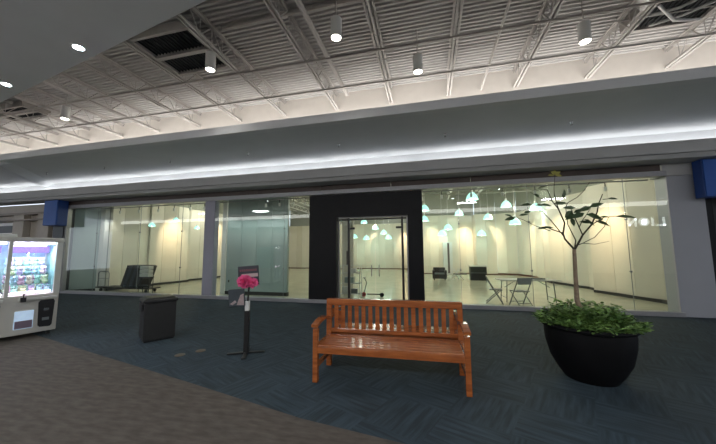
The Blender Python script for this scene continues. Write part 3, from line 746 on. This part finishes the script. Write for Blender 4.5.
st = thing('sign_stand', 'black post stand with two tilted leaflet signs and a pink pompom', 'sign stand', (-2.67, 3.93, 0), math.radians(14))
for k, a in enumerate((0, 90, 180, 270)):
    A = math.radians(a+12)
    MB().beam((0, 0, .018), (.26*math.cos(A), .26*math.sin(A), .012), .055, .02).build('foot', M_['blackp'], st, bevel=.004)
MB().box(-.035, .035, -.03, .03, .02, .62).build('post', M_['blackp'], st, bevel=.005)
MB().box(-.03, .03, -.028, .028, .62, .76).build('sleeve', M_['white'], st, bevel=.004)
MB().tube([(0, 0, .7), (.02, 0, 1.1)], .014, 8).build('rod', M_['blackp'], st)
TX = Matrix.Rotation(math.radians(-4), 4, 'Y')
pn = MB().box(-.21, .03, -.055, -.035, .70, .95, TX).build('lower_sign', mat('sign_slate', (.05, .065, .08), .4, var=.3, scale=12), st, bevel=.006)
q = MB(); 
q.add([(-.09, -.058, .72), (.02, -.058, .71), (.02, -.058, .88), (-.03, -.058, .86)], [(0, 1, 2, 3)], TX)
q.add([(-.19, -.058, .74), (-.15, -.058, .72), (-.09, -.058, .76), (-.11, -.058, .79)], [(0, 1, 2, 3)], TX)
q.build('pale_print', mat('print_grey_pink', (.42, .33, .33), .4, var=.3, scale=25), pn)
pn = MB().box(-.06, .25, -.045, -.025, .99, 1.28, TX).build('upper_sign', mat('sign_slate_red', (.045, .05, .065), .4, var=.3, scale=12), st, bevel=.006)
q = MB().box(.00, .24, -.048, -.045, 1.115, 1.165, TX); q.build('white_band', mat('band_pinkish', (.55, .42, .42), .4), pn)
q = MB()
for i in range(9): q.box(-.03+i*.029, -.012+i*.029, -.048, -.045, 1.20, 1.232, TX)
q.build('print_line', mat('print_red', (.22, .07, .09), .4), pn)
pk = MB(); rng = random.Random(3)
for i in range(260):
    th_ = rng.uniform(0, 2*PI); ph = math.acos(rng.uniform(-1, 1)); d = Vector((math.sin(ph)*math.cos(th_)*1.25, math.sin(ph)*math.sin(th_)*.9, math.cos(ph)*.9))
    up = Vector((rng.uniform(-1, 1), rng.uniform(-1, 1), rng.uniform(-1, 1)))
    pk.leaf(Vector((-.01, -.10, 1.06))+d*.04, d+up*.5, up, .075*rng.uniform(.7, 1.1), .06)
for i in range(90):
    th_ = rng.uniform(0, 2*PI); ph = math.acos(rng.uniform(-1, 1)); d = Vector((math.sin(ph)*math.cos(th_), math.sin(ph)*math.sin(th_)*.8, math.cos(ph)*.7))
    up = Vector((rng.uniform(-1, 1), rng.uniform(-1, 1), rng.uniform(-1, 1)))
    pk.leaf(Vector((.10, -.10, 1.035))+d*.03, d+up*.4, up, .065, .04)
pk.ball((-.01, -.10, 1.06), .065, sc=(1.2, .8, .9)).build('pompom', M_['pink'], st)

for i, (x, y) in enumerate([(-3.58, 3.66), (-3.42, 3.88)]):
    t = thing('floor_outlet', ['round bronze floor plate in the carpet, nearer the brown border', 'round bronze floor plate in the carpet, farther from the brown border'][i], 'floor plate', (x, y, 0), 0, 'round plates set in the carpet')
    MB().lathe([(.07, 0), (.07, .004), (.055, .006), (.001, .006)], 20).build('plate', M_['bras'], t)
    MB().lathe([(.03, .006), (.03, .008), (.001, .008)], 16).build('cap', M_['bras'], t)

# ------------------------------------------------------------------ potted tree
PC = Vector((1.82, 4.13, 0))
pt = thing('potted_tree', 'young sparse-leaved tree in a large round black pot with green ground cover', 'potted tree', PC)
MB().lathe([(.28, 0), (.30, .03), (.34, .08), (.42, .22), (.465, .40), (.475, .52), (.47, .58), (.43, .58), (.42, .54)], 48).build('pot', M_['pot'], pt, smooth=True)
MB().lathe([(.455, .575), (.50, .58), (.515, .605), (.505, .63), (.47, .635), (.44, .62), (.44, .58)], 48).build('rim', M_['pot'], pt, smooth=True)
MB().lathe([(.001, .58), (.445, .56)], 32).build('soil', M_['soil'], pt)
def L_(px, py, dy=0): return at(px, py, PC.y+dy)-PC
fk = L_(574.2, 249.3)
MB().tube([(0.0, 0, .56), L_(577, 300), L_(575.5, 275), fk], [.030, .026, .022, .020], 10).build('trunk', M_['bark'], pt, smooth=True)
br_ = [
 ([(235, 283, 0), (205, 250, -.03), (200, 232, -.05), (170, 222, -.08), (145, 212, -.1), (125, 215, -.12)], .012),
 ([(200, 232, -.05), (205, 200, .0), (185, 155, .03), (165, 130, .05), (150, 95, .06), (120, 90, .07)], .010),
 ([(185, 155, .03), (172, 110, .0), (171, 92, 0), (174, 45, 0)], .006),
 ([(165, 130, .05), (125, 120, .1), (95, 102, .14)], .005),
 ([(236, 284, 0), (240, 255, .04), (215, 205, .08), (208, 150, .12)], .009),
 ([(208, 150, .12), (215, 135, .14), (245, 118, .16), (268, 95, .18), (284, 70, .2)], .006),
 ([(238, 283, 0), (262, 238, -.04), (290, 205, -.1), (308, 165, -.14), (312, 140, -.16), (325, 108, -.18)], .012),
 ([(290, 205, -.1), (330, 182, -.2), (365, 178, -.25), (405, 184, -.3)], .006),
 ([(240, 272, 0), (262, 264, .1), (300, 245, .18), (330, 212, .24), (345, 180, .26)], .007),
 ([(262, 264, .1), (300, 267, .2), (345, 258, .3)], .005),
 ([(205, 245, -.03), (160, 190, .06), (130, 160, .12), (112, 160, .16)], .007),
 ([(160, 225, -.08), (110, 208, -.05), (75, 190, 0), (50, 182, .02), (30, 184, .03)], .005),
 ([(262, 238, -.04), (245, 200, -.1), (232, 172, -.14), (225, 155, -.16)], .007),
 ([(250, 215, -.1), (262, 190, -.18), (275, 172, -.22), (290, 148, -.24)], .006),
 ([(325, 125, -.17), (345, 123, -.18), (362, 123, -.18)], .004),
]
bb = MB()
def c2(q): return L_(q[0]/3.169+500, q[1]/3.171+160, q[2])
for poly, r in br_:
    P3 = [c2(q) for q in poly]; k = len(P3)
    bb.tube(P3, [r*(1-.62*i/(k-1)) for i in range(k)], 6)
bb.build('branches', M_['twig'], pt, smooth=True)
lv = MB(); rng = random.Random(11)
def leafat(x, y, dy, dx, dz, L, wd, mb=lv):
    p = c2((x, y, dy)); mb.leaf(p, (dx, rng.uniform(-.25, .25), dz), (rng.uniform(-.2, .2), -.75, rng.uniform(.3, .8)), L*1.15, wd*1.35)
for a in [(272, 172, -.22, 1, -.35, .17, .085), (268, 168, -.2, -.8, -.3, .13, .06), (282, 150, -.24, .9, .3, .13, .05), (290, 148, -.24, -.9, -.3, .12, .05), (300, 192, -.14, .9, -.4, .14, .05),
          (245, 172, -.1, -1, -.4, .14, .06), (240, 152, -.1, -1, .1, .12, .04), (230, 160, -.1, -.7, -.6, .12, .05), (100, 140, .1, -1, -.05, .12, .03), (112, 144, .1, 1, .0, .1, .035), (128, 142, .1, 1, -.1, .12, .04),
          (170, 138, .05, 1, .02, .13, .045), (185, 138, .05, 1, .1, .11, .04), (50, 183, .02, -1, -.15, .12, .045), (40, 180, .02, -.8, .3, .09, .03), (60, 176, .02, 1, .15, .1, .03), (75, 168, .05, 1, .25, .09, .03),
          (203, 120, .12, .05, .9, .10, .03), (340, 123, -.18, 1, .02, .12, .025), (365, 178, -.25, 1, -.08, .20, .03), (345, 180, -.25, -1, .0, .1, .025), (125, 118, .1, -.6, .6, .07, .03), (130, 215, -.1, 1, .02, .12, .03), (150, 214, -.1, -1, -.1, .1, .03),
          (120, 88, .07, 1, .1, .09, .02), (250, 196, -.1, 1, -.1, .12, .035), (225, 182, -.1, .2, -.9, .1, .04), (265, 188, -.18, .9, -.5, .13, .05), (232, 168, -.14, .9, .35, .11, .045), (200, 104, .12, .1, -.9, .07, .03)]:
    leafat(*a)
lv.build('leaves', M_['leaf'], pt)
yl = MB()
for dx, dz in ((-.5, .6), (.5, .4), (.9, -.2), (-.8, .1), (.1, 1)): leafat(174, 48, 0, dx, dz, .07, .035, yl)
tag(yl.build('young_leaves', M_['leafy'], pt), 'yellow-green young leaves at the tip')
gc = MB(); rng = random.Random(5)
for i in range(760):
    r = .50*math.sqrt(rng.random()); a = rng.uniform(0, 2*PI); x, y = r*math.cos(a), r*math.sin(a)
    edge = r > .40
    h = rng.uniform(.08, .24)*(1 if not edge else .75); z0 = .60
    tip = Vector((x*(1.16 if edge else 1.0), y*(1.16 if edge else 1.0), z0+h*(1-.5*edge)))
    base = Vector((x*.9, y*.9, .58))
    for k in range(7):
        u = .35+.65*k/6; p = base.lerp(tip, u); an = rng.uniform(0, 2*PI)
        d = Vector((math.cos(an), math.sin(an), rng.uniform(-.1, .8)))
        gc.leaf(p, d, (rng.uniform(-.4, .4), rng.uniform(-.4, .4), 1), rng.uniform(.05, .085), rng.uniform(.026, .042))
for i in range(0):
    a = rng.uniform(0, 2*PI); x, y = .5*math.cos(a), .5*math.sin(a); p = Vector((x, y, .64))
    for k in range(6):
        p = p+Vector((x*.05, y*.05, -.015*k)); an = rng.uniform(0, 2*PI)
        gc.leaf(p, (math.cos(an), math.sin(an), -.2), (0, 0, 1), .045, .02)
tag(gc.build('ground_cover', M_['gcover'], pt), 'dense small-leaved green ground cover')
for c_ in bpy.data.objects:
    if c_.parent == pt and c_.name.split('.')[0] in ('pot', 'rim', 'soil', 'ground_cover'): c_.scale = (.935, .935, 1)

# ------------------------------------------------------------------ claw machine
cm = thing('claw_machine', 'cream claw machine with lit glass bays of plush toys at the left edge', 'claw machine', (-6.88, 4.12, 0), math.atan2(.963, .27))
CW, CDp = 1.32, .85            # local x from -CW to 0, front at y=0, body behind at +y
MB().box(-CW, .0, 0, CDp, .07, .75).build('cabinet', M_['cream'], cm, bevel=.012)
for x in (-CW+.08, -.08):
    for y in (.08, CDp-.08): MB().lathe([(.03, 0), (.03, .07)], 12, Matrix.Translation((x, y, 0))).build('foot', M_['blackp'], cm)
MB().box(-CW-.01, .01, -.01, CDp+.01, 1.70, 1.78).build('top', M_['cream'], cm, bevel=.012)
MB().tube([(-CW+.05, .05, 1.80), (-.60, .05, 1.80)], .035, 10).build('cap_bar', M_['steel_l'], cm, smooth=True)
for x0, x1 in ((-CW, -CW+.06), (-.685, -.635), (-.085, 0)):
    MB().box(x0, x1, 0, .05, .75, 1.70).build('post', M_['steel_l'], cm, bevel=.004)
for x0, x1 in ((-CW, -CW+.05), (-.05, 0)): MB().box(x0, x1, CDp-.05, CDp, .75, 1.70).build('post', M_['steel_l'], cm, bevel=.004)
MB().box(-CW+.03, -.03, CDp-.04, CDp-.02, .76, 1.70).build('back_panel', mat('machine_back', (.60, .85, .88), .5, var=.3, scale=7), cm)
for x0, x1 in ((-CW+.06, -.685), (-.635, -.085)):
    MB().box(x0, x1, .015, .023, .78, 1.68).build('glass_pane', M_['glassm'], cm)
    MB().box(x0+.02, x1-.02, .05, .08, 1.655, 1.685).build('tube_lamp', emis('machine_tube', (.95, .95, 1), 9), cm)
    MB().box(x0+.02, x1-.02, .05, .08, .775, .80).build('tube_lamp', emis('machine_tube_pink', (1, .75, .95), 7), cm)
    MB().box(x0+.03, x1-.03, .30, .32, 1.50, 1.62).build('banner', mat('violet_banner', (.22, .12, .75), .5, var=.6, scale=18, emit=(.25, .15, .9), es=.8), cm)
    area('machine_light', (0, 0, 0), x1-x0-.1, .1, 8, (.78, .90, 1.0), (0, 0, 0)).parent = cm

mls = [o for o in bpy.data.objects if o.name.startswith('machine_light')]
mls[0].location = (-1.0, .35, 1.64); mls[1].location = (-.34, .35, 1.64)

MB().box(-.018, -.006, .05, CDp-.05, .75, 1.70).build('side_panel', mat('machine_side', (.45, .78, .80), .5, var=.35, scale=9), cm)
# controls and hatches
for ox in (0, -.66):
    MB().box(-.52+ox, -.03+ox, -.05, .0, .655, .70).build('control_ledge', M_['steel_l'], cm, bevel=.006)
    jy = MB().box(-.50+ox, -.43+ox, -.07, -.045, .64, .72).build('button_panel', M_['blackp'], cm, bevel=.004)
    MB().tube([(-.465+ox, -.06, .70), (-.465+ox, -.06, .76)], .008, 6).ball((-.465+ox, -.06, .77), .018).build('joystick', M_['blackp'], jy, smooth=True)
    c_ = MB(); xs = [-.262, -.05, -.062, -.072, -.24]
    c_.add([(x+ox, y, z) for y in (-.012, 0) for x, z in ((-.262, .60), (-.235, .635), (-.07, .64), (-.05, .60), (-.066, .18), (-.09, .15), (-.225, .16), (-.248, .19))],
           [tuple(range(8)), tuple(range(15, 7, -1))]+[((i+1) % 8, i, 8+i, 8+(i+1) % 8) for i in range(8)])
    cp = c_.build('coin_door', M_['blackp'], cm)
    MB().box(-.19+ox, -.12+ox, -.018, -.012, .44, .49).build('coin_slot', M_['chrome'], cp)
    MB().box(-.20+ox, -.11+ox, -.018, -.012, .27, .32).build('return_slot', M_['steel'], cp)
    pf = MB().box(-.54+ox, -.31+ox, -.010, 0, .17, .48).build('prize_hatch', mat('hatch_glow', (.45, .60, .75), .3, var=.2, scale=8, emit=(.5, .65, .85), es=.35), cm)
    MB().box(-.53+ox, -.32+ox, -.016, -.010, .18, .31).build('hatch_flap', mat('hatch_flap_mauve', (.20, .15, .20), .35), pf)
    # crane inside
    MB().box(-.56+ox, -.1+ox, .42, .46, 1.60, 1.64).tube([(-.33+ox, .44, 1.6), (-.33+ox, .44, 1.54)], .008, 6).build('claw_gantry', M_['chrome'], cm)
    cw = MB()
    for k in range(3):
        a = 2*PI*k/3; cw.tube([(-.33+ox, .44, 1.54), (-.33+ox+.07*math.cos(a), .44+.07*math.sin(a), 1.49), (-.33+ox+.03*math.cos(a), .44+.03*math.sin(a), 1.43)], .007, 6)
    cw.build('claw', M_['chrome'], cm)
# plush toys heaped inside (each its own thing)
cmM = Matrix.Translation(cm.location) @ Matrix.Rotation(math.atan2(.963, .27), 4, 'Z')
cols = [((.25, .80, .62), 'mint green'), ((.30, .70, .85), 'sky blue'), ((.65, .85, .35), 'lime green'), ((.85, .45, .70), 'pink'), ((.55, .45, .85), 'lilac'), ((.85, .80, .55), 'cream yellow'), ((.20, .65, .70), 'teal')]
protos = []
for (c, cn) in cols:
    r = thing('plush_toy', '', 'plush toy')
    c = tuple(.7*v+.3 for v in c); pm_ = mat('plush_'+cn.replace(' ', '_'), c, .9, var=.25, scale=30, bump=.5)
    MB().ball((0, 0, .05), .05, sc=(1, .9, 1)).build('body', pm_, r, smooth=True)
    hd = MB().ball((0, -.005, .115), .042).ball((-.032, 0, .15), .016).ball((.032, 0, .15), .016).build('head', pm_, r, smooth=True)
    MB().ball((-.014, -.043, .122), .006).ball((.014, -.043, .122), .006).build('eyes', M_['blackp'], hd)
    protos.append([r, cn, False])
rng = random.Random(21)
rows = ['front', 'second', 'third', 'fourth', 'fifth', 'back']
hts = ['none', 'one', 'two', 'three', 'four']
for bi, (x0, x1, bn_) in enumerate(((-.60, -.09, 'right'), (-1.23, -.72, 'left'))):
    for ry in range(5):
        for cx in range(5):
            for lay in range(1+ry if bi == 0 else max(1, ry)):
                k = (ry*3+cx*2+lay*5+bi) % 7; P_ = protos[k]
                if .76+lay*.166 > 1.42: continue
                if not P_[2]: o = P_[0]; P_[2] = True
                else: o = copy_tree(P_[0])
                lx = x0+(x1-x0)*(cx+.5)/5; ly = .13+ry*.145; lz = .755+lay*.166
                if lz > 1.42: continue
                o.location = cmM @ Vector((lx, ly, lz)); o.rotation_euler.z = math.atan2(.963, .27)+rng.uniform(-.5, .5)
                tag(o, '%s plush toy, %s machine bay, %s row, %s from left, %s below it' % (P_[1], bn_, rows[ry], ordn[cx], hts[lay]), 'plush toy', 'plush toys in the claw machine')

# ------------------------------------------------------------------ lit shop sign across the concourse, mirrored in the glass
sg = thing('shop_sign', 'white lit letters reading LION across the hall, seen mirrored in the right window', 'sign', (13.2, -5.35, 0))
z0, hh = 2.9, .55
def letter(bx): 
    q = MB()
    for b_ in bx: q.box(*b_)
    return q
MB().box(-1.1, 1.1, -.2, -.04, z0-.15, z0+hh+.15).build('backing', M_['dark'], sg)
q = MB().box(.80, .92, -.04, 0, z0, z0+hh).box(.45, .92, -.04, 0, z0, z0+.11); q.build('letter_l', M_['letter'], sg)
q = MB().box(.22, .34, -.04, 0, z0, z0+hh); q.build('letter_i', M_['letter'], sg)
q = MB(); M2 = Matrix.Translation((-.16, -.02, z0+hh/2)) @ Matrix.Rotation(PI/2, 4, 'X')
q.lathe([(.17, -.02), (.275, -.02), (.275, .02), (.17, .02), (.17, -.02)], 28, M2); q.build('letter_o', M_['letter'], sg)
q = MB().box(-.64, -.53, -.04, 0, z0, z0+hh).box(-1.0, -.89, -.04, 0, z0, z0+hh)
q.beam((-.585, -.02, z0+hh-.04), (-.945, -.02, z0+.04), .04, .12); q.build('letter_n', M_['letter'], sg)
